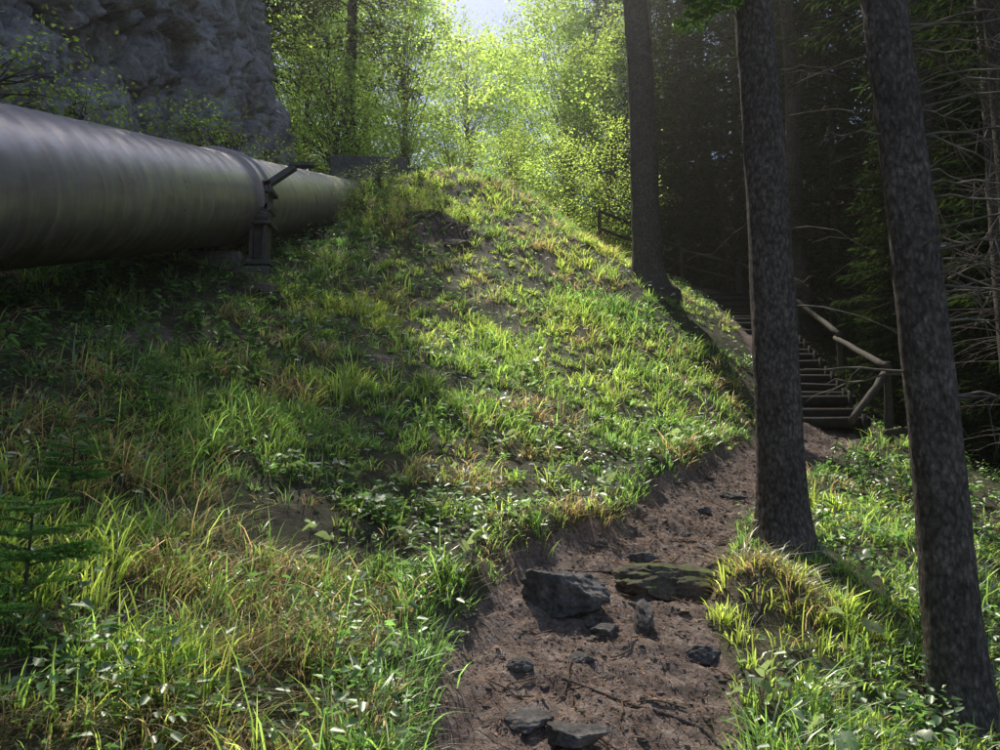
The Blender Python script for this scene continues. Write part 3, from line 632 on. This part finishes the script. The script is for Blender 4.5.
def beech(seed,Ht,r0,crown0,R,nclump,lpc,leaf=.11,col=(.122,.185,.052)):
    r=np.random.default_rng(seed);m=MB();t=np.linspace(0,1,20)
    tr=np.c_[.3*np.sin(t*3+seed),.3*np.cos(t*2.3+seed)-.3,-.4+(Ht*.85)*t];m.tube(tr,r0*(1-t*.85),10,0)
    C=[];D=[];Nn=[];CL=[]
    for k in range(nclump):
        u=r.random();zc=crown0+(Ht-crown0)*u;prof=math.sin(math.pi*min(1,(u*.85+.12)))**.6
        a=r.random()*6.283;rad=R*prof*r.uniform(.25,1)**.6
        b0=r.uniform(.35,.9)*zc/(Ht*.85);b0=min(b0,.98);b=np.array([np.interp(b0,t,tr[:,i]) for i in range(3)])
        e=np.array([math.cos(a)*rad,math.sin(a)*rad,zc]);s=np.linspace(0,1,5)[:,None]
        P=b+(e-b)*s+np.array([0,0,1.])*np.sin(s*np.pi)*.25*rad*.4+r.normal(0,.03,(5,3));m.tube(P,np.linspace(.02,.004,5),3,0)
        hd=(e-b);hd[2]*=.3;hd/=np.linalg.norm(hd);sd=np.cross(hd,[0,0,1.]);l=r.uniform(.7,1.5)
        n=int(lpc*r.uniform(.6,1.4));uu=r.uniform(-.7,1,n);ww=r.normal(0,.42,n)*(1.1-np.abs(uu)*.6)
        c=e+hd*(uu*l)[:,None]+sd*(ww*l)[:,None]+np.array([0,0,1.])*(r.normal(0,.10,n)-.18*uu**2*l-.1*ww**2)[:,None]
        C.append(c);D.append(hd*.6+sd*(np.sign(ww))[:,None]*.6+r.normal(0,.35,(n,3))-[0,0,.3]);Nn.append(np.array([0,0,1.])+r.normal(0,.45,(n,3)))
        CL.append(np.tile(np.array(col)*math.exp(r.normal(0,.28)),(n,1))*np.exp(r.normal(0,.22,n))[:,None])
    C=np.concatenate(C);n=len(C);L=leaf*r.uniform(.6,1.2,n)
    m.leaves(C,np.concatenate(D),np.concatenate(Nn),L,L*.68,2,np.concatenate(CL),.1);return m
BM=[M_bark,M_twig,M_beech]
BA=beech(31,15,.16,1.0,4.2,250,85,.15).mesh('beech_tree_a',BM)
BB=beech(32,12,.12,.4,3.6,200,85,.15).mesh('beech_tree_b',BM)
BC=beech(33,5,.05,.3,1.8,90,70,.10).mesh('beech_sapling_c',BM)
BS=[(BA,-1.8,36,0,.9),(BB,2.5,33,1,1),(BA,-6,33,2,1),(BA,4.8,37,3,1),(BB,.2,42,.5,1.25),(BA,-10,37,2.5,1.1),(BB,-3.8,27,.7,.85),(BB,-8,29,1.7,1),
 (BB,2.6,28.5,2.2,.7),(BB,.3,28.5,2.2,.45),(BB,4.6,27,1.2,.75)]
for me,x,y,ro,sc in BS: place(me,'beech_tree',x,y,ro,sc,-.2)
CSN=[(-1.6,23,.5,.6),(-4.4,21,1,.8),(1.8,23.5,2,.7),(3.0,21.0,3,.7),(-2.8,20.3,2,.45),(-5.0,20.6,1,1),(.4,24.5,.3,.7)]
for x,y,ro,sc in CSN: place(BC,'beech_sapling',x,y,ro,sc,-.1)
BSm=beech(34,1.6,.02,.1,.8,26,34,.085,(.13,.19,.045)).mesh('shrub_leaves',BM)
for x,y,z,ro,sc in ((-4.95,7.4,4.9,0,.7),(-4.9,8.4,5.2,1,.6),(-4.8,11.8,6.2,2,.8),(-4.7,12.8,6.8,3,.7),(-4.7,14.2,7.0,1,.6),(-4.5,16.6,8.0,1.2,.7)):
    o=bpy.data.objects.new('shrub',BSm);o.location=(x,y,z);o.rotation_euler=(0,.15,ro);o.scale=(sc,)*3;scene.collection.objects.link(o)
for x,y,ro,sc in ((-1.9,14.9,1,.35),(-1.3,14.7,2,.3),(-.75,14.6,2,.25),(-2.6,16.3,.4,.4),(-2.95,15.4,1.4,.4),(-2.8,14.6,2.4,.35),(-2.1,13.9,.4,.25)): place(BSm,'shrub',x,y,ro,sc,0)
def sap():
    r=np.random.default_rng(77);m=MB();m.tube([(0,0,-.05),(0.01,0,.5)],[.010,.004],6,0)
    for k in range(22):
        zz=r.uniform(.05,.48);a=r.random()*6.28;sprayb(m,r,np.array([0,0,zz]),np.array([math.cos(a),math.sin(a),.35]),.10+.28*(1-zz/.55),(.12,.24,.07),.75,2,.15,0)
    return m.mesh('spruce_sapling',TM)
SP=sap()
place(SP,'spruce_sapling',-1.62,2.75,0,.8);place(SP,'spruce_sapling',-1.95,3.6,1,.6);place(SP,'spruce_sapling',-1.55,2.3,2,.7)

# ------------------------------------------------------------------ stairs and fence
m=MB();n=25
for k in range(n):
    f=k/(n-1);y=11.2+f*8.7;x=np.interp(y,PATH[:,1],PATH[:,0]);z=H1(x,y)+.09
    a=rng.normal(0,.03)
    m.tube([(x-.72,y-.72*a,z+rng.normal(0,.01)),(x,y,z),(x+.72,y+.72*a,z+rng.normal(0,.01))],.085,10,0,cap=True)
    wbox(m,(x,y+.19,z+.0),(1.3,.3,.08),0)
    for sx_ in (-.62,.62): m.tube([(x+sx_,y-.1,z-.3),(x+sx_,y-.1,z+.12)],.035,7,0,cap=True)
m.obj('wooden_stairs',[M_woodd],True)
m=MB()
def pole(a,b,r=.05,mt=0):
    a=np.array(a,float);b=np.array(b,float);t=np.linspace(0,1,8)[:,None];P=a+(b-a)*t;P[1:-1]+=rng.normal(0,.006,(6,3));m.tube(P,np.linspace(r,r*.8,8),9,mt,cap=True)
FP=[(5.45,11.0),(5.95,13.6),(6.35,16.4),(6.5,18.4),(6.4,20.4)]
tops=[]
for x,y in FP:
    z=H1(x,y);pole((x,y,z-.3),(x+.03,y,z+1.15),.065);tops.append((x,y,z))
for a,b in zip(tops[:-1],tops[1:]):
    pole((a[0],a[1]-.1,a[2]+1.05),(b[0],b[1]+.1,b[2]+1.05),.055)
a=tops[0];pole((a[0],a[1]-.05,a[2]+1.0),(a[0]-.75,a[1]-.5,a[2]+.25),.06);pole((a[0]-.2,a[1]-.3,a[2]+.12),(a[0]+1.2,a[1]+.2,a[2]+.3),.05)
FQ=[(6.4,20.6),(5.0,21.0),(3.6,20.4),(2.5,19.0)];tq=[(x,y,H1(x,y)) for x,y in FQ]
for x,y,z in tq: pole((x,y,z-.2),(x,y,z+1.0),.055)
for a,b in zip(tq[:-1],tq[1:]):
    pole((a[0],a[1],a[2]+.95),(b[0],b[1],b[2]+.95),.05);pole((a[0],a[1],a[2]+.5),(b[0],b[1],b[2]+.5),.04)
m.obj('wooden_fence',[M_wood],True)

# ------------------------------------------------------------------ haze box added for the glow toward the sun
m=MB();m.box((0,28,12),(90,80,60))
mm,nt,out=mat('glow_haze');v=nt.nodes.new('ShaderNodeVolumeScatter');v.inputs['Density'].default_value=.0021;v.inputs['Anisotropy'].default_value=.84;v.inputs[0].default_value=(1,.98,.88,1)
nt.links.new(v.outputs[0],out.inputs[1])
m.obj('sun_glow_haze',[mm],False)

# ------------------------------------------------------------------ light, world, camera
AZ=math.radians(-12);EL=math.radians(57)
s=Vector((math.sin(AZ)*math.cos(EL),math.cos(AZ)*math.cos(EL),math.sin(EL)))
L=bpy.data.lights.new('sun','SUN');L.energy=5;L.angle=math.radians(.5);L.color=(1,.95,.82)
lo=bpy.data.objects.new('sun',L);lo.rotation_euler=s.to_track_quat('Z','Y').to_euler();lo.location=(0,0,40);scene.collection.objects.link(lo)
w=bpy.data.worlds.new('World');scene.world=w;w.use_nodes=True;nt=w.node_tree
sk=nt.nodes.new('ShaderNodeTexSky');sk.sky_type='NISHITA';sk.sun_disc=False;sk.sun_elevation=EL;sk.sun_rotation=AZ
bg=nt.nodes['Background'];bg.inputs[1].default_value=.14;nt.links.new(sk.outputs[0],bg.inputs[0])
cam=bpy.data.cameras.new('camera');cam.lens=28.26;cam.sensor_width=36;cam.clip_end=1000
co=bpy.data.objects.new('camera',cam);co.location=(0,0,1.6);co.rotation_euler=(math.radians(98),0,0);scene.collection.objects.link(co);scene.camera=co
scene.view_settings.view_transform='Standard';scene.view_settings.look='None';scene.view_settings.exposure=0
